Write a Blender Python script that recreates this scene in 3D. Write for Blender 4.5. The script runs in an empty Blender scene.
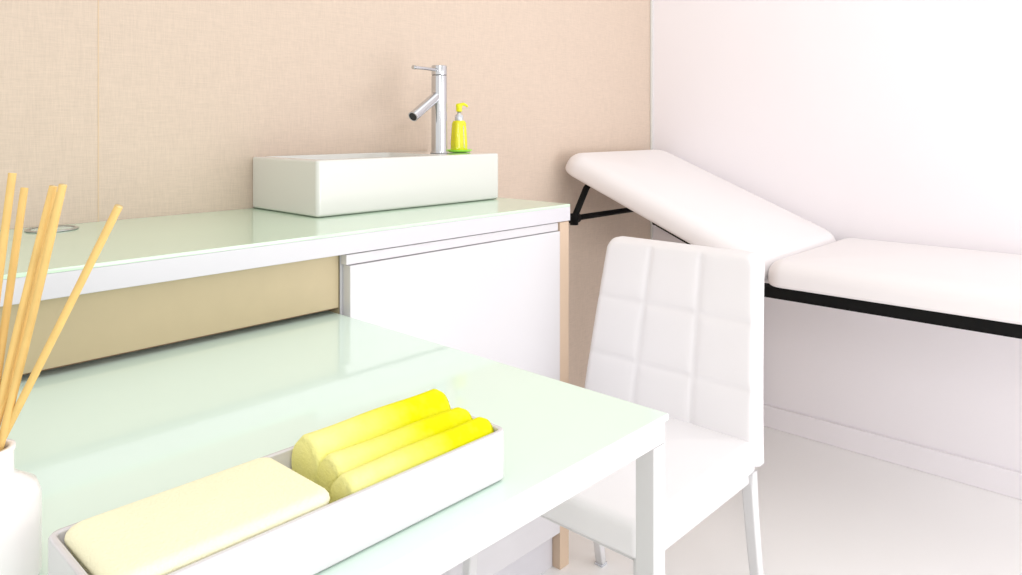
import bpy, bmesh, math, random
from mathutils import Vector, Matrix
C = bpy.context.scene
PI = math.pi
random.seed(4)

# ------------------------------------------------------------------ camera
cam_d = bpy.data.cameras.new('camera')
cam = bpy.data.objects.new('camera', cam_d)
C.collection.objects.link(cam)
H = 1.058
cam.location = (0, 0, H)
cam.rotation_euler = (PI/2, 0, -math.atan2(.732, .681))
cam_d.sensor_width = 36
cam_d.lens = 740/1022*36
cam_d.shift_y = -(287.5-125)/1022
cam_d.clip_start = .02
C.camera = cam

# ------------------------------------------------------------------ light
w = bpy.data.worlds.new('world'); C.world = w; w.use_nodes = True
bg = w.node_tree.nodes['Background']
bg.inputs[0].default_value = (1, .985, .97, 1)
bg.inputs[1].default_value = 1.0

def area(name, loc, target, size, sy, power, col=(1, 1, 1)):
    d = bpy.data.lights.new(name, 'AREA'); d.shape = 'RECTANGLE'
    d.size = size; d.size_y = sy; d.energy = power; d.color = col
    o = bpy.data.objects.new(name, d); C.collection.objects.link(o)
    o.location = loc
    o.rotation_euler = (Vector(target)-Vector(loc)).to_track_quat('-Z', 'Y').to_euler()
    return o
area('window_daylight', (-.35, -1.35, 1.62), (2.2, 1.0, .8), .6, .5, 11, (1, .985, .97))
area('low_fill', (1.7, -1.55, .70), (2.2, 1.0, .25), 1.6, 1.2, 25, (1, .99, 1))  # unseen fill lamp, added to lift the shade under bed and desk
area('ceiling_luminaire', (1.6, .3, 2.55), (1.6, .3, 0), 1.6, 1.6, 5, (1, .99, .98))

C.view_settings.view_transform = 'Standard'
C.view_settings.look = 'None'
C.view_settings.gamma = 1
C.view_settings.use_curve_mapping = False
C.view_settings.exposure = .13

# ------------------------------------------------------------------ materials
def srgb(r, g, b):
    f = lambda c: c/12.92 if c <= .04045 else ((c+.055)/1.055)**2.4
    return (f(r/255), f(g/255), f(b/255), 1)

def mat(name, col, rough=.5, metal=0, coat=0, noise=None, bump=0, bscale=200, trans=0, spec=.5):
    m = bpy.data.materials.new(name); m.use_nodes = True
    nt = m.node_tree; b = nt.nodes['Principled BSDF']
    b.inputs['Base Color'].default_value = col
    b.inputs['Roughness'].default_value = rough
    b.inputs['Metallic'].default_value = metal
    b.inputs['Coat Weight'].default_value = coat
    b.inputs['Coat Roughness'].default_value = .03
    b.inputs['Transmission Weight'].default_value = trans
    b.inputs['Specular IOR Level'].default_value = spec
    tc = nt.nodes.new('ShaderNodeTexCoord')
    if noise:
        n = nt.nodes.new('ShaderNodeTexNoise'); n.inputs['Scale'].default_value = noise[0]
        n.inputs['Detail'].default_value = 3
        nt.links.new(tc.outputs['Object'], n.inputs['Vector'])
        r = nt.nodes.new('ShaderNodeMix'); r.data_type = 'RGBA'
        r.inputs[6].default_value = tuple(c*(1-noise[1]) for c in col[:3])+(1,)
        r.inputs[7].default_value = tuple(min(1, c*(1+noise[1])) for c in col[:3])+(1,)
        nt.links.new(n.outputs['Fac'], r.inputs[0])
        nt.links.new(r.outputs[2], b.inputs['Base Color'])
    if bump:
        n2 = nt.nodes.new('ShaderNodeTexNoise'); n2.inputs['Scale'].default_value = bscale
        nt.links.new(tc.outputs['Object'], n2.inputs['Vector'])
        bp = nt.nodes.new('ShaderNodeBump'); bp.inputs['Strength'].default_value = bump
        bp.inputs['Distance'].default_value = .001
        nt.links.new(n2.outputs['Fac'], bp.inputs['Height'])
        nt.links.new(bp.outputs[0], b.inputs['Normal'])
    return m

def linen(name, col):
    """woven wallpaper: threads in two directions"""
    m = bpy.data.materials.new(name); m.use_nodes = True
    nt = m.node_tree; b = nt.nodes['Principled BSDF']; L = nt.links.new
    b.inputs['Roughness'].default_value = .85
    b.inputs['Specular IOR Level'].default_value = .2
    tc = nt.nodes.new('ShaderNodeTexCoord')
    outs = []
    for sc in ((40, 40, 700), (700, 700, 40)):
        mp = nt.nodes.new('ShaderNodeMapping'); mp.inputs['Scale'].default_value = sc
        L(tc.outputs['Object'], mp.inputs['Vector'])
        n = nt.nodes.new('ShaderNodeTexNoise'); n.inputs['Scale'].default_value = 1; n.inputs['Detail'].default_value = 4
        L(mp.outputs[0], n.inputs['Vector']); outs.append(n.outputs['Fac'])
    a = nt.nodes.new('ShaderNodeMath'); a.operation = 'ADD'; L(outs[0], a.inputs[0]); L(outs[1], a.inputs[1])
    cl = nt.nodes.new('ShaderNodeTexNoise'); cl.inputs['Scale'].default_value = 2.2; L(tc.outputs['Object'], cl.inputs['Vector'])
    a2 = nt.nodes.new('ShaderNodeMath'); a2.operation = 'MULTIPLY_ADD'
    L(cl.outputs['Fac'], a2.inputs[0]); a2.inputs[1].default_value = .12; L(a.outputs[0], a2.inputs[2])
    r = nt.nodes.new('ShaderNodeValToRGB')
    r.color_ramp.elements[0].position = .55; r.color_ramp.elements[1].position = 1.45
    mr = nt.nodes.new('ShaderNodeMapRange'); mr.inputs['From Min'].default_value = .65; mr.inputs['From Max'].default_value = 1.45
    L(a2.outputs[0], mr.inputs['Value'])
    r.color_ramp.elements[0].position = 0; r.color_ramp.elements[1].position = 1
    r.color_ramp.elements[0].color = tuple(c*.89 for c in col[:3])+(1,)
    r.color_ramp.elements[1].color = tuple(min(1, c*1.08) for c in col[:3])+(1,)
    L(mr.outputs[0], r.inputs[0]); L(r.outputs[0], b.inputs['Base Color'])
    bp = nt.nodes.new('ShaderNodeBump'); bp.inputs['Strength'].default_value = .35; bp.inputs['Distance'].default_value = .0006
    L(a.outputs[0], bp.inputs['Height']); L(bp.outputs[0], b.inputs['Normal'])
    return m

M = {}
M['linen'] = linen('linen_wallpaper', srgb(210, 192, 176))
M['seam'] = mat('wallpaper_seam', srgb(214, 190, 160), .9)
M['wall_white'] = mat('white_paint', srgb(240, 236, 240), .8, noise=(3, .01), bump=.1, bscale=90)
M['floor'] = mat('pale_floor', srgb(250, 249, 248), .3, noise=(2, .02), coat=.2)
M['gloss_white'] = mat('gloss_white_lacquer', srgb(214, 212, 215), .25, coat=.4, noise=(4, .006))
M['slab_white'] = mat('white_laminate', srgb(208, 206, 211), .35, noise=(4, .006))
M['beige'] = mat('beige_laminate', srgb(188, 172, 138), .5, noise=(30, .04))
M['beige_warm'] = mat('warm_beige_laminate', srgb(206, 182, 158), .5, noise=(30, .03))
M['beige_edge'] = mat('beige_panel_edge', srgb(150, 120, 92), .6)
M['glass'] = mat('mint_painted_glass', srgb(206, 230, 206), .06, coat=.15, noise=(2, .01))
M['glass_desk'] = mat('lightened_mint_painted_glass', srgb(224, 245, 233), .06, coat=.15, noise=(2, .01))  # same glass as the counter, colour lightened to offset shade and dark reflections
M['glass_edge'] = mat('glass_cut_edge', srgb(190, 224, 214), .15, coat=.5)
M['ceramic'] = mat('white_ceramic', srgb(216, 216, 211), .15, coat=.8, noise=(5, .005))
M['chrome'] = mat('chrome', (.60, .61, .63, 1), .14, 1, noise=(20, .02))
M['dark'] = mat('dark_hole', (.03, .03, .03, 1), .6)
M['steel'] = mat('brushed_steel', (.55, .56, .56, 1), .35, 1, noise=(60, .05))
M['black'] = mat('black_steel', (.004, .004, .004, 1), .6, noise=(60, .2), spec=.15)
M['vinyl'] = mat('white_vinyl', srgb(234, 230, 231), .42, noise=(3, .006), bump=.12, bscale=500)
M['chairpu'] = mat('white_leatherette', srgb(234, 232, 234), .4, noise=(3, .006), bump=.15, bscale=600)
M['white_metal'] = mat('white_powder_coat', srgb(214, 213, 214), .35, noise=(10, .01))
M['soap'] = mat('yellow_soap', srgb(222, 218, 0), .15, coat=.6, noise=(20, .05))
M['soap_cap'] = mat('yellow_plastic', srgb(232, 232, 20), .3)
M['green'] = mat('lime_plastic', srgb(176, 250, 84), .35, noise=(20, .03))
M['reed'] = mat('rattan_reed', srgb(224, 188, 116), .7, noise=(45, .16))
M['reed_end'] = mat('rattan_cut_end', srgb(240, 212, 150), .8)
M['bottle'] = mat('frosted_white_glass', srgb(246, 242, 242), .25, coat=.5, noise=(6, .01))
M['silver_plastic'] = mat('clear_silver_plastic', srgb(205, 208, 214), .2, .4)

def terry(name, c0, c1, x0, x1):
    """towelling whose dye runs from pale to bright along its length"""
    m = bpy.data.materials.new(name); m.use_nodes = True
    nt = m.node_tree; b = nt.nodes['Principled BSDF']; L = nt.links.new
    b.inputs['Roughness'].default_value = .9; b.inputs['Specular IOR Level'].default_value = .15
    tc = nt.nodes.new('ShaderNodeTexCoord'); sp = nt.nodes.new('ShaderNodeSeparateXYZ'); L(tc.outputs['Object'], sp.inputs[0])
    n = nt.nodes.new('ShaderNodeTexNoise'); n.inputs['Scale'].default_value = 60; n.inputs['Detail'].default_value = 5
    L(tc.outputs['Object'], n.inputs['Vector'])
    mr = nt.nodes.new('ShaderNodeMapRange'); mr.inputs['From Min'].default_value = x0; mr.inputs['From Max'].default_value = x1
    L(sp.outputs[0], mr.inputs['Value'])
    ad = nt.nodes.new('ShaderNodeMath'); ad.operation = 'MULTIPLY_ADD'; L(n.outputs['Fac'], ad.inputs[0]); ad.inputs[1].default_value = .25
    L(mr.outputs[0], ad.inputs[2])
    sb = nt.nodes.new('ShaderNodeMath'); sb.operation = 'SUBTRACT'; L(ad.outputs[0], sb.inputs[0]); sb.inputs[1].default_value = .125
    sb.use_clamp = True
    mx = nt.nodes.new('ShaderNodeMix'); mx.data_type = 'RGBA'; L(sb.outputs[0], mx.inputs[0])
    mx.inputs[6].default_value = c0; mx.inputs[7].default_value = c1
    L(mx.outputs[2], b.inputs['Base Color'])
    v = nt.nodes.new('ShaderNodeTexNoise'); v.inputs['Scale'].default_value = 350
    L(tc.outputs['Object'], v.inputs['Vector'])
    bp = nt.nodes.new('ShaderNodeBump'); bp.inputs['Strength'].default_value = .5; bp.inputs['Distance'].default_value = .0015
    L(v.outputs['Fac'], bp.inputs['Height']); L(bp.outputs[0], b.inputs['Normal'])
    return m
M['towel_bright'] = terry('yellow_towelling', srgb(248, 245, 180), srgb(234, 232, 8), .32, .46)
M['towel_pale'] = terry('pale_yellow_towelling', srgb(246, 243, 212), srgb(246, 243, 206), .1, .4)

# ------------------------------------------------------------------ mesh helpers
def obj(name, bm, material, parent=None, smooth=True, loc=None, **props):
    me = bpy.data.meshes.new(name)
    bmesh.ops.recalc_face_normals(bm, faces=bm.faces[:])
    bm.to_mesh(me); bm.free()
    mats = material if isinstance(material, (list, tuple)) else [material]
    for mm in mats: me.materials.append(mm)
    if smooth:
        for p in me.polygons: p.use_smooth = True
    o = bpy.data.objects.new(name, me); C.collection.objects.link(o)
    if parent: o.parent = parent
    if loc: o.location = loc
    for k, v in props.items(): o[k] = v
    if smooth:
        md = o.modifiers.new('wn', 'WEIGHTED_NORMAL'); md.keep_sharp = True
    return o

def thing(name, label, cat, loc=(0, 0, 0), rot=(0, 0, 0), group=None):
    o = bpy.data.objects.new(name, None); o.empty_display_size = .05
    C.collection.objects.link(o); o.location = loc; o.rotation_euler = rot
    o['label'] = label; o['category'] = cat
    if group: o['group'] = group
    return o

def tag(o, label, cat, group=None):
    o['label'] = label; o['category'] = cat
    if group: o['group'] = group
    return o

def box(bm, x0, x1, y0, y1, z0, z1, bev=0, seg=2, mi=0):
    vs = [bm.verts.new((x, y, z)) for x in (x0, x1) for y in (y0, y1) for z in (z0, z1)]
    idx = [(0, 1, 3, 2), (4, 6, 7, 5), (0, 4, 5, 1), (2, 3, 7, 6), (0, 2, 6, 4), (1, 5, 7, 3)]
    fs = [bm.faces.new([vs[i] for i in f]) for f in idx]
    for f in fs: f.material_index = mi
    if bev:
        es = list({e for f in fs for e in f.edges})
        bmesh.ops.bevel(bm, geom=es, offset=bev, segments=seg, profile=.5, affect='EDGES')
    return bm

def B(*a, **k): return box(bmesh.new(), *a, **k)

def tube(bm, pts, r, n=16, cap=True, mi=0):
    """round bar through points; r a number or a list"""
    pts = [Vector(p) for p in pts]
    rs = r if isinstance(r, (list, tuple)) else [r]*len(pts)
    rings = []
    up = None
    for i, p in enumerate(pts):
        d = (pts[min(i+1, len(pts)-1)]-pts[max(i-1, 0)]).normalized()
        if up is None:
            up = Vector((0, 0, 1)) if abs(d.z) < .9 else Vector((1, 0, 0))
        a = d.cross(up).normalized(); b = a.cross(d).normalized(); up = b
        rings.append([bm.verts.new(p+rs[i]*(math.cos(2*PI*k/n)*a+math.sin(2*PI*k/n)*b)) for k in range(n)])
    for i in range(len(rings)-1):
        for k in range(n):
            f = bm.faces.new((rings[i][k], rings[i][(k+1) % n], rings[i+1][(k+1) % n], rings[i+1][k])); f.material_index = mi
    if cap:
        bm.faces.new(rings[0][::-1]).material_index = mi
        bm.faces.new(rings[-1]).material_index = mi
    return bm

def lathe(bm, prof, n=40, c=(0, 0, 0), mi=0):
    rings = []
    for r, z in prof:
        rings.append([bm.verts.new((c[0]+r*math.cos(2*PI*k/n), c[1]+r*math.sin(2*PI*k/n), c[2]+z)) for k in range(n)])
    for i in range(len(rings)-1):
        for k in range(n):
            bm.faces.new((rings[i][k], rings[i][(k+1) % n], rings[i+1][(k+1) % n], rings[i+1][k])).material_index = mi
    bm.faces.new(rings[0][::-1]).material_index = mi
    bm.faces.new(rings[-1]).material_index = mi
    return bm

def rr(wx, wy, r, n=8, cx=0, cy=0):
    """rounded rectangle outline, centred"""
    r = max(1e-4, min(r, wx/2-1e-4, wy/2-1e-4)); out = []
    for sx, sy, a0 in ((1, 1, 0), (-1, 1, PI/2), (-1, -1, PI), (1, -1, 3*PI/2)):
        for k in range(n+1):
            a = a0+PI/2*k/n
            out.append((cx+sx*(wx/2-r)+r*math.cos(a), cy+sy*(wy/2-r)+r*math.sin(a)))
    return out

def loft(bm, rings, close=True, mi=0):
    """rings: list of lists of 3D points with equal counts"""
    R = [[bm.verts.new(p) for p in ring] for ring in rings]
    n = len(R[0])
    for i in range(len(R)-1):
        for k in range(n):
            bm.faces.new((R[i][k], R[i][(k+1) % n], R[i+1][(k+1) % n], R[i+1][k])).material_index = mi
    if close:
        bm.faces.new(R[0][::-1]).material_index = mi
        bm.faces.new(R[-1]).material_index = mi
    return bm

def cushion(wx, wy, t, cr, er, crown=.006, f=None):
    """upholstered pad: bottom at z=0, plan centred on the origin"""
    rings = []
    def ring(inset, z):
        pts = [Vector((x, y, z)) for x, y in rr(wx-2*inset, wy-2*inset, max(.004, cr-inset), 10)]
        if f: pts = [f(p) for p in pts]
        rings.append(pts)
    rb = er*.22
    ring(.03, 0); 
    for k in range(5):
        a = PI/2*k/4; ring(rb*(1-math.sin(a)), rb*(1-math.cos(a)))
    for k in range(9):
        a = PI/2*k/8; ring(er*(1-math.cos(a)), t-er+er*math.sin(a))
    for k in range(1, 9):
        s = k/8; ins = er+(min(wx, wy)/2-er-.01)*s
        ring(ins, t+crown*math.sin(PI/2*s))
    return loft(bmesh.new(), rings)

# ------------------------------------------------------------------ dimensions
YW = 1.588; XW = 2.52          # wall planes
ZC = .868                      # counter top
YF = 1.110; XC = 1.403         # counter front and right end
ZD = .718                      # desk top
XD = .7655; YD = .458           # desk right end and front
XCAB = .768

# ------------------------------------------------------------------ room
def struct(name, bm, m, **k):
    o = obj(name, bm, m, smooth=False); o['kind'] = 'structure'; return o
struct('floor', B(-1.6, XW+.1, -1.6, YW+.1, -.06, 0), M['floor'])
struct('wall_back', B(-1.6, XW+.1, YW, YW+.1, 0, 2.7), M['linen'])
struct('wall_right', B(XW, XW+.1, -1.6, YW, 0, 2.7), M['wall_white'])
struct('baseboard_right', B(XW-.014, XW, -1.6, YW-.014, 0, .075, .003), M['wall_white'])
struct('trim_1', B(XW-.008, XW-.0005, YW-.008, YW-.0005, .075, 2.7, .001), M['ceramic'])
bm = bmesh.new()
box(bm, .5125, .5145, YW-.0006, YW-.0001, 0, 2.7)
struct('trim_2', bm, M['seam'])

# ------------------------------------------------------------------ counter
cn = thing('worktop', 'long white wall counter with mint glass surface carrying the rectangular basin', 'counter', (0, 0, 0))
GT = .006
obj('slab', B(-.7, XC, YF, YW-.001, ZC-.040, ZC-GT, .0012), M['slab_white'], cn)
bm = B(-.7, XC, YF, YW-.001, ZC-GT, ZC, .0008)
obj('glass_top', bm, M['glass'], cn)
# modesty panel under the counter
pn = obj('front_panel', B(-.7, XCAB-.0025, 1.137, 1.155, .7290, ZC-.041, .0006), M['beige'], cn)
obj('panel_edge', B(-.7, XCAB-.0025, 1.1372, 1.1548, .7277, .7290), M['beige_edge'], pn)

# ------------------------------------------------------------------ cabinet
cb = thing('base_cabinet', 'white base cabinet under the right half of the long counter', 'cabinet', (0, 0, 0))
bm = bmesh.new()
box(bm, XCAB, 1.366, 1.135, YW-.002, .0, ZC-.0415, .001)
obj('body', bm, M['slab_white'], cb)
obj('side_panel', B(XCAB-.0016, XCAB-.0004, 1.137, YW-.002, .0, ZC-.042), M['beige'], cb, label='thin beige left side panel')
obj('end_panel', B(1.3670, 1.4005, 1.1125, YW-.002, .0, ZC-.0415, .001), M['beige_warm'], cb, label='beige end panel')
dr = obj('door', B(XCAB+.0045, 1.3655, 1.111, 1.134, .09, ZC-.0620, .0015), M['gloss_white'], cb)
obj('grip_rail', B(XCAB+.0005, 1.3655, 1.1170, 1.1345, ZC-.0610, ZC-.0425, .001), M['gloss_white'], cb)

# grommet
g = thing('cable_grommet', 'round steel cable grommet set in the mint glass counter behind the reeds', 'grommet', (.0, 0, 0))
gx, gy = .415, 1.522
bm = bmesh.new(); lathe(bm, [(.042, 0), (.042, .002), (.040, .0030), (.036, .0030), (.035, .0005)], 48, (gx, gy, ZC+.0002)); obj('ring', bm, M['steel'], g)
bm = bmesh.new(); lathe(bm, [(.0345, 0), (.0345, .0016), (.032, .0020)], 48, (gx, gy, ZC+.0002)); obj('cap', bm, M['glass_edge'], g)

# ------------------------------------------------------------------ basin
SX0, SX1, SY0, SY1 = .834, 1.370, 1.315, YW-.0015
ZS0, ZS1 = ZC+.0008, ZC+.1180
cx, cy = (SX0+SX1)/2, (SY0+SY1)/2; wx, wy = SX1-SX0, SY1-SY0
rings = []
def R_(ins, z, r): rings.append([(x, y, z) for x, y in rr(wx-2*ins, wy-2*ins, r, 6, cx, cy)])
R_(.004, ZS0, .006); R_(.0008, ZS0+.003, .008); R_(0, ZS0+.006, .009)
R_(0, ZS1-.006, .009); R_(.001, ZS1-.002, .008); R_(.004, ZS1, .006)
# rim flows into a bowl on the left part, leaving a tap deck on the right
bx0, bx1, by0, by1 = SX0+.018, SX1-.165, SY0+.018, SY1-.018
def R2(ins, z, r): rings.append([(x, y, z) for x, y in rr(bx1-bx0-2*ins, by1-by0-2*ins, r, 6, (bx0+bx1)/2, (by0+by1)/2)])
R2(-.003, ZS1, .02); R2(.001, ZS1-.003, .02); R2(.008, ZS1-.07, .025); R2(.02, ZS1-.088, .03); R2(.07, ZS1-.092, .03)
bs = thing('washbasin', 'white rectangular ceramic basin standing on the mint glass counter', 'sink', (0, 0, 0))
obj('basin', loft(bmesh.new(), rings), M['ceramic'], bs)
bm = bmesh.new(); lathe(bm, [(.02, 0), (.02, .003), (.014, .004), (.006, .002)], 24, ((bx0+bx1)/2, (by0+by1)/2, ZS1-.0918)); obj('drain', bm, M['chrome'], bs)

# ------------------------------------------------------------------ tap
fx, fy = 1.2575, 1.420
t = thing('tap', 'tall chrome mixer tap with slanted spout on the white basin', 'tap', (fx, fy, ZS1))
fr = .0198
bm = bmesh.new()
lathe(bm, [(.0225, 0), (.0225, .003), (fr, .0045), (fr, .196), (fr-.001, .1972), (fr-.001, .199)], 48)
obj('body', bm, M['chrome'], t)
bm = bmesh.new(); lathe(bm, [(fr-.001, .1992), (fr, .200), (fr, .222), (fr-.0015, .2235), (.004, .2238)], 48)
cp = obj('cap', bm, M['chrome'], t)
bm = bmesh.new(); tube(bm, [(-.010, -.008, .2115), (-.098, -.020, .2125)], .0042, 14); tube(bm, [(-.096, -.0197, .2124), (-.103, -.0206, .2127)], .0052, 14)
obj('lever', bm, M['chrome'], cp)
bm = bmesh.new()
a0 = Vector((-.004, 0, .149)); a1 = Vector((-.106, -.024, .092))
tube(bm, [a0, a1], .0128, 32, cap=False)
d = (a1-a0).normalized()
tube(bm, [a1, a1-d*.0005+d*.0006], [.0128, .0105], 32, cap=False)
tube(bm, [a1+d*.0001, a1-d*.012], .0105, 32, cap=False)
sp = obj('spout', bm, M['chrome'], t)
bm = bmesh.new(); tube(bm, [a1-d*.009, a1-d*.003], .0103, 24); obj('aerator', bm, M['dark'], sp, label='dark spout mouth')
bm = bmesh.new(); tube(bm, [(0.016, -.005, .118), (0.0205, -.006, .118)], .003, 12); obj('stud', bm, M['steel'], t)

# ------------------------------------------------------------------ soap dish and dispenser
sx, sy = 1.334, 1.428
bm = bmesh.new()
pr = [(.018, 0), (.028, .001), (.033, .005), (.034, .007), (.032, .0065), (.027, .003), (.004, .0028)]
lathe(bm, pr, 40)
sd = obj('soap_dish', bm, M['green'], loc=(sx+.001, sy, ZS1+.0003))
tag(sd, 'small lime green dish under the yellow soap bottle', 'soap dish')
s = thing('soap_dispenser', 'yellow pump soap bottle on a lime green dish beside the tap', 'soap bottle', (sx, sy, ZS1+.0035))
bm = bmesh.new()
loft(bm, [[(x, y, z) for x, y in rr(a, b_, r_, 6)] for a, b_, r_, z in ((.036, .026, .008, 0), (.041, .030, .010, .002), (.0405, .030, .010, .02), (.035, .027, .010, .066), (.031, .024, .011, .072), (.018, .018, .0088, .0735))])
obj('bottle', bm, M['soap'], s)
bm = bmesh.new(); lathe(bm, [(.0090, .0725), (.0105, .073), (.0105, .084), (.007, .087), (.0045, .090), (.0045, .094)], 24); obj('collar', bm, M['silver_plastic'], s)
bm = bmesh.new(); lathe(bm, [(.0055, .094), (.0075, .0955), (.0075, .105), (.0085, .108), (.0075, .1125), (.003, .114)], 24)
tube(bm, [(0, 0, .110), (.010, -.006, .1125), (.017, -.010, .109), (.0185, -.011, .105)], [.0042, .0036, .0028, .0024], 12)
obj('pump_head', bm, M['soap_cap'], s)
s.scale = (1.06, 1.06, 1.1)
bm = bmesh.new(); tube(bm, [(.003, -.0155, .008), (.002, -.0140, .06)], .0009, 6); obj('dip_tube', bm, M['silver_plastic'], s)

# ------------------------------------------------------------------ desk
dk = thing('desk', 'white steel framed desk with a pale mint glass top beside the chair', 'desk', (0, 0, 0))
DX0, DY1 = -.72, 1.50
obj('glass_top', B(DX0, XD, YD, DY1, ZD-.008, ZD, .0012), M['glass_desk'], dk)
def dleg(x, y): return obj('leg', B(x, x+.025, y, y+.025, 0, ZD-.0345, .0012), M['white_metal'], dk)
LX0, LX1, LY0, LY1 = DX0+.003, XD-.028, YD+.003, DY1-.028
for x in (LX0, LX1):
    for y in (LY0, LY1): dleg(x, y)
Zr0, Zr1 = ZD-.034, ZD-.0085
bm = bmesh.new()
box(bm, LX0, LX1+.025, LY0, LY0+.025, Zr0, Zr1, .0012)
box(bm, LX0, LX1+.025, LY1, LY1+.025, Zr0, Zr1, .0012)
box(bm, LX0, LX0+.025, LY0+.025, LY1, Zr0, Zr1, .0012)
box(bm, LX1, LX1+.025, LY0+.025, LY1, Zr0, Zr1, .0012)
obj('frame', bm, M['white_metal'], dk)

# ------------------------------------------------------------------ tray with towels
TX0, TX1, TY0, TY1, TZ = .160, .518, .486, .604, .048
tr_cx, tr_cy = (TX0+TX1)/2, (TY0+TY1)/2
rings = []
def R3(ins, z, r): rings.append([(x, y, z) for x, y in rr(TX1-TX0-2*ins, TY1-TY0-2*ins, r, 8)])
R3(.003, 0, .008); R3(0, .003, .010); R3(0, TZ-.0015, .010); R3(.0012, TZ, .009); R3(.0045, TZ, .006); R3(.0055, TZ-.0015, .005); R3(.0055, .006, .005)
ty = obj('tray', loft(bmesh.new(), rings), M['gloss_white'], loc=(tr_cx, tr_cy, ZD+.0004))
tag(ty, 'long white open tray of yellow towels on the glass desk', 'tray')

def towel_roll(name, x0, x1, yc, zc, ry, rz, m, seed=0, sag=0, dy=0):
    """a rolled towel: spiral end, soft lumpy surface, axis along x"""
    rnd = random.Random(seed); ph = rnd.random()*6
    rings = []; N = 40
    for i in range(25):
        s_ = i/24; x = x0+(x1-x0)*s_
        e = min(s_, 1-s_)*(x1-x0); k = math.sqrt(max(0, 1-max(0, 1-e/.004)**2))*.14+.86
        ring = []
        for j in range(N):
            a = 2*PI*j/N
            lump = 1+.025*math.sin(3*a+ph+s_*2)+.018*math.sin(s_*9+a*2+ph)
            y = yc+dy*(s_-.5)+ry*k*lump*math.cos(a)
            z = zc+sag*(s_-.5)+rz*k*lump*math.sin(a)
            ring.append((x, y, z))
        rings.append(ring)
    return loft(bmesh.new(), rings)

z0 = ZD+.0070
specs = [('yellow rolled towel at the back of the white tray, standing highest', .350, .510, .5740, z0+.0310, .0215, .0305, 1, .008),
         ('yellow rolled towel in the middle of the three at the tray right end', .352, .511, .5395, z0+.0265, .0180, .0260, 2, .003),
         ('yellow rolled towel along the front edge of the white tray', .344, .5115, .5090, z0+.0250, .0165, .0245, 3, .002)]
for lab, x0, x1, yc, zc, ry, rz, sd_, sg in specs:
    o = obj('rolled_towel', towel_roll('rolled_towel', x0, x1, yc, zc, ry, rz, None, sd_, 0), M['towel_bright'])
    tag(o, lab, 'towel', 'bright yellow rolled towels in the tray')
# folded pale towel on the left: layered folds
tw = thing('folded_towel', 'pale yellow folded towel filling the left half of the white tray', 'towel', (0, 0, 0))
def fold(x0, x1, y0, y1, za, zb, seed):
    rings = []; wx_, wy_ = x1-x0, y1-y0; er = (zb-za)/2*.999
    rnd = random.Random(seed); p1 = rnd.random()*6
    for k in range(9):
        a = -PI/2+PI*k/8
        ring = []
        for x, y in rr(wx_-2*er*(1-math.cos(a)), wy_-2*er*(1-math.cos(a)), .010, 6, (x0+x1)/2, (y0+y1)/2):
            ring.append((x+.001*math.sin(y*140+p1), y, (za+zb)/2+er*math.sin(a)))
        rings.append(ring)
    for s_ in (.25, .5, .75, .97):
        rings.append([((x0+x1)/2+(x-(x0+x1)/2)*(1-s_), (y0+y1)/2+(y-(y0+y1)/2)*(1-s_), z+.0015*s_) for x, y, z in rings[8]])
    return loft(bmesh.new(), rings)
for k in range(3):
    za = z0+k*.0162
    obj('fold', fold(TX0+.0075, .327+.001*k, TY0+.0075, TY1-.009, za, za+.0160, k), M['towel_pale'], tw)

# ------------------------------------------------------------------ reed diffuser
qx, qy = .137, .652
rd = thing('diffuser_bottle', 'pale frosted bottle at the left corner of the desk holding the reeds', 'bottle', (qx, qy, ZD+.0004))
bm = bmesh.new()
lathe(bm, [(.028, 0), (.032, .002), (.033, .006), (.033, .062), (.030, .071), (.020, .078), (.0155, .082), (.0155, .098), (.0165, .099), (.0165, .102), (.0125, .102), (.0120, .098), (.0120, .012), (.003, .011)], 48)
obj('glass', bm, M['bottle'], rd)
def unproj(px, py, d):
    """point in the room seen at that spot of the photograph at depth d"""
    l = (px-511)/740*d; z = H-(py-125)/740*d
    return Vector((.732*d+.681*l, .681*d-.732*l, z))
tips = [(12.5, 173, .56), (24.5, 188, .585), (53.5, 186, .55), (63, 184.5, .545), (59, 192, .575), (119, 206, .53)]
foots = [(-.006, .004), (-.003, -.006), (.002, .005), (.006, -.002), (.000, .000), (.007, .005)]
lab = ['pale diffuser reed leaning least, furthest left in the bottle',
       'diffuser reed second from the left, standing alone beside the leftmost one',
       'left one of the three diffuser reeds bunched in the middle',
       'right one of the three diffuser reeds bunched in the middle',
       'diffuser reed tucked between the other two of the middle bunch',
       'diffuser reed leaning furthest right, alone over the counter front']
# where each shaft passes low in the photograph, close to the mouth
low = [(-1, 400), (-1, 420), (-4, 432), (2, 432), (1, 425), (4, 440)]
mouth = Vector((qx, qy, ZD+.100))
for i, (px, py, d) in enumerate(tips):
    T = unproj(px, py, d)
    P = mouth+Vector((foots[i][0], foots[i][1], 0))
    dirn = (T-P).normalized()
    F = P-dirn*.083
    # keep the foot inside the bottle
    off = Vector((F.x-qx, F.y-qy, 0))
    if off.length > .010:
        off = off.normalized()*.010; F = Vector((qx+off.x, qy+off.y, F.z))
    bm = bmesh.new()
    n = 9; pts = []
    for k in range(n):
        s_ = k/(n-1)
        q = (P+(T-P)*s_)
        pts.append(q)
    pts = [F]+pts
    bend = Vector((random.uniform(-1, 1), random.uniform(-1, 1), 0))*.0012
    for k in range(1, len(pts)-1): pts[k] = pts[k]+bend*math.sin(PI*(k-1)/(n-1))
    tube(bm, pts, .0028, 12)
    bm.faces.ensure_lookup_table(); bm.faces[-1].material_index = 1
    o = obj('diffuser_reed', bm, [M['reed'], M['reed_end']])
    tag(o, lab[i], 'reed', 'rattan reeds standing in the diffuser bottle')

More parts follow.
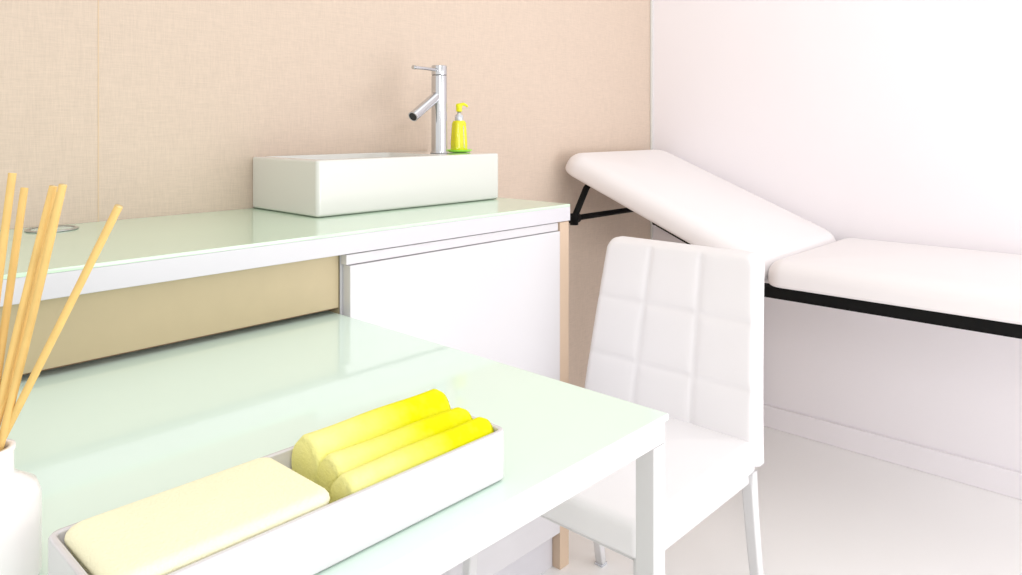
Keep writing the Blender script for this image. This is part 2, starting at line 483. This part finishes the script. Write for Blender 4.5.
# ------------------------------------------------------------------ examination bed
BX0, BX1 = 1.900, 2.500
bcx = (BX0+BX1)/2; bw = BX1-BX0
hy = .858
bed = thing('examination_bed', 'white padded examination couch with raised head end against the white wall', 'bed', (bcx, .25, 0))
def bo(name, bm, m, parent=bed, loc=(0, 0, 0), rot=(0, 0, 0), label=None):
    """world coordinates in, placed under the bed"""
    o = obj(name, bm, m, parent)
    base = Vector((bcx, .25, 0)) if parent is bed else Vector((0, 0, 0))
    o.location = Vector(loc)-base; o.rotation_euler = rot
    if label: o['label'] = label
    return o
foot_y = -.42
L1 = hy-.004-foot_y
bo('seat_cushion', cushion(bw, L1, .070, .050, .042, .008), M['vinyl'], loc=(bcx, foot_y+L1/2, .629))
ang = math.atan(.402)
L2 = .762
ca, sa = math.cos(ang), math.sin(ang)
hb = Vector((bcx, hy, .630))
bo('head_cushion', cushion(bw, L2, .072, .075, .052, .008), M['vinyl'],
   loc=hb+Vector((0, ca, sa))*(L2/2)+Vector((0, 0, .0)), rot=(ang, 0, 0))
# black steel frame
bm = bmesh.new()
fz0, fz1 = .596, .6285
fx0, fx1 = BX0+.018, BX1-.018
fy0, fy1 = foot_y+.03, 1.20
box(bm, fx0, fx0+.03, fy0, fy1, fz0, fz1, .002)
box(bm, fx1-.03, fx1, fy0, fy1, fz0, fz1, .002)
box(bm, fx0+.03, fx1-.03, fy0, fy0+.03, fz0, fz1, .002)
box(bm, fx0+.03, fx1-.03, fy1-.03, fy1, fz0, fz1, .002)
bo('frame', bm, M['black'], loc=(0, 0, 0))
# head section sub-frame, in the cushion's tilt
bm = bmesh.new()
def hp(x, s_, n_): 
    return Vector((x, hy+ca*s_-sa*n_, .630+sa*s_+ca*n_))
for x in (fx0+.012, fx1-.03):
    tube(bm, [hp(x, .02, -.008), hp(x, .375, -.006)], .006, 12)
tube(bm, [hp(fx0+.012, .372, -.008), hp(fx1-.03, .372, -.008)], .006, 12)
bo('head_frame', bm, M['black'])
for x in (fx0+.04, fx1-.03):
    bm = bmesh.new(); tube(bm, [(x, hy+.03, .600), hp(x+.004, .20, -.012)], .007, 10)
    bo('head_strut', bm, M['black'])
# legs at the head end and the foot end
for x in (fx0, fx1-.03):
    for y in (foot_y+.06, 1.168):
        l_ = bo('leg', B(x, x+.03, y, y+.03, .012, fz0, .002), M['black'])
        bo('foot_pad', B(x-.004, x+.034, y-.004, y+.034, 0, .012, .002), M['dark'], parent=l_)
# paper roll holder hanging under the head end
bm = bmesh.new()
j = Vector((1.916, 1.500, .753))
e = Vector((1.966, 1.484, .862))
tube(bm, [j, e-Vector((.002, -.002, .012)), e+Vector((.008, 0, -.002)), Vector((2.03, 1.474, .868))], .0105, 14)
j2 = Vector((2.455, 1.500, .753)); e2 = Vector((2.42, 1.490, .858))
rh = bo('paper_roll_holder', bm, M['black'])
bm = bmesh.new(); tube(bm, [j2, e2-Vector((-.002, -.002, .012)), e2+Vector((-.008, 0, -.002)), Vector((2.36, 1.485, .868))], .0105, 14)
bo('bracket', bm, M['black'], parent=rh)
bm = bmesh.new(); tube(bm, [j, j2], .0095, 14)
bo('roll_bar', bm, M['black'], parent=rh)
bm = bmesh.new(); tube(bm, [j+Vector((-.018, 0, 0)), j+Vector((.018, 0, 0))], .0165, 18); tube(bm, [j+Vector((0, 0, .006)), j+Vector((0, 0, -.022))], .014, 14)
bo('knob', bm, M['black'], parent=rh)

# ------------------------------------------------------------------ chair
# local frame: +y towards the sitter's back (world +x), x across (world -y..+y)
ch = thing('quilted_chair', 'white quilted leatherette chair drawn up to the end of the glass desk', 'chair', (1.22, .86, 0))
CY0, CY1 = .664, 1.043         # sides of the back at the top (world y)
cz1 = .790; cz0 = .385
def back_pt(u, v, side):
    """u 0..1 across (world y), v 0..1 up; side 0 = quilted front, 1 = back"""
    z = cz0+(cz1-cz0)*v
    x = 1.390+.070*v**1.2
    flare = .030*(1-v)
    y = (CY0-flare)+(CY1-CY0+2*flare)*u
    x += -.012*math.sin(PI*u)*0
    return x, y, z
TH = .054
nu, nv = 60, 66
seams_u = (1/3, 2/3); seams_v = (.345, .668)
def quilt(u, v, front):
    h = 0
    wu = (CY1-CY0); wv = (cz1-cz0)
    d_ = min([abs(u-s_)*wu for s_ in seams_u]+[abs(v-s_)*wv for s_ in seams_v])
    fe = min(1, min(min(u, 1-u)*wu, (1-v)*wv)/.02)
    h = .0048-(.0048*math.exp(-d_/.007))*fe*front
    # edge rounding
    eu = min(u, 1-u)*wu; ev = (1-v)*wv; rr_ = .016
    em = min(eu, ev)
    if em < rr_: h -= rr_-math.sqrt(max(0, rr_**2-(rr_-em)**2))
    return h
bm = bmesh.new()
def corner(u, v):
    """round the two top corners of the outline"""
    wu = (CY1-CY0); wv = (cz1-cz0); r_ = .026
    eu = min(u, 1-u)*wu; ev = (1-v)*wv
    if eu < r_ and ev < r_:
        a, b_ = (r_-eu)/r_, (r_-ev)/r_
        m_ = max(a, b_); l_ = math.hypot(a, b_)
        if l_ > 0:
            k = m_/l_; a *= k; b_ *= k
        eu = r_-a*r_; ev = r_-b_*r_
        u = eu/wu if u < .5 else 1-eu/wu
        v = 1-ev/wv
    return u, v
grid = {}
us = sorted(set([i/nu for i in range(nu+1)])); vs_ = [i/nv for i in range(nv+1)]
for side in (0, 1):
    for i, u0 in enumerate(us):
        for jj, v0 in enumerate(vs_):
            u, v = corner(u0, v0)
            x, y, z = back_pt(u, v, side)
            q_ = quilt(u0, v0, 1 if side == 0 else .6)
            if side == 0: p = (x-q_, y, z)
            else: p = (x+TH-.012+q_, y, z)
            grid[side, i, jj] = bm.verts.new(p)
for side in (0, 1):
    for i in range(nu):
        for jj in range(nv):
            bm.faces.new((grid[side, i, jj], grid[side, i+1, jj], grid[side, i+1, jj+1], grid[side, i, jj+1]))
for jj in range(nv):
    for i in (0, nu):
        bm.faces.new((grid[0, i, jj], grid[0, i, jj+1], grid[1, i, jj+1], grid[1, i, jj]))
for i in range(nu):
    for jj in (0, nv):
        bm.faces.new((grid[0, i, jj], grid[0, i+1, jj], grid[1, i+1, jj], grid[1, i, jj]))
def co(name, bm, m, **k):
    o = obj(name, bm, m, ch, **k); o.location = -Vector((1.22, .86, 0)); return o
bk = co('backrest', bm, M['chairpu'])
# seat: padded, quilted in three columns
sx0, sx1, sy0, sy1 = 1.000, 1.414, .640, 1.066
zs0, zs1 = .372, .432
def seat_f():
    rings = []
    N = 8
    def ring(ins, z):
        out = []
        for x, y in rr(sx1-sx0-2*ins, sy1-sy0-2*ins, max(.004, .03-ins), N, (sx0+sx1)/2, (sy0+sy1)/2):
            s_ = (sx1-x)/(sx1-sx0)
            out.append((x, y, z-.012*s_**3))
        rings.append(out)
    ring(.02, zs0); ring(.004, zs0+.002); ring(0, zs0+.008)
    for k in range(7):
        a = PI/2*k/6; ring(.018*(1-math.cos(a)), zs1-.018+.018*math.sin(a))
    for k in range(1, 7): ring(.018+.16*k/6, zs1+.006*math.sin(PI/2*k/6))
    return loft(bmesh.new(), rings)
co('seat', seat_f(), M['chairpu'])
def cleg(x, y, dx, dy, top):
    bm = bmesh.new()
    r0, r1 = .0125, .010
    rings = []
    for k in range(7):
        s_ = k/6; z = top*(1-s_)+.006*s_; r_ = r0+(r1-r0)*s_
        cx_, cy_ = x+dx*s_**1.3, y+dy*s_**1.3
        rings.append([(cx_+a, cy_+b_, z) for a, b_ in rr(2*r_, 2*r_, .004, 3)])
    loft(bm, rings)
    l_ = co('leg', bm, M['white_metal'])
    bm = B(x+dx-r1-.001, x+dx+r1+.001, y+dy-r1-.001, y+dy+r1+.001, 0, .006, .001)
    p = obj('foot_cap', bm, M['silver_plastic'], l_)
cleg(1.398, .655, .055, -.006, zs0)
cleg(1.398, 1.050, .055, .006, zs0)
cleg(1.02, .657, -.025, -.006, zs0-.008)
cleg(1.02, 1.048, -.025, .006, zs0-.008)
bm = bmesh.new()
box(bm, 1.015, 1.39, .650, .666, zs0-.022, zs0-.001, .002)
box(bm, 1.015, 1.39, 1.040, 1.056, zs0-.022, zs0-.001, .002)
box(bm, 1.375, 1.39, .666, 1.040, zs0-.022, zs0-.001, .002)
box(bm, 1.015, 1.03, .666, 1.040, zs0-.022, zs0-.001, .002)
co('seat_frame', bm, M['white_metal'])
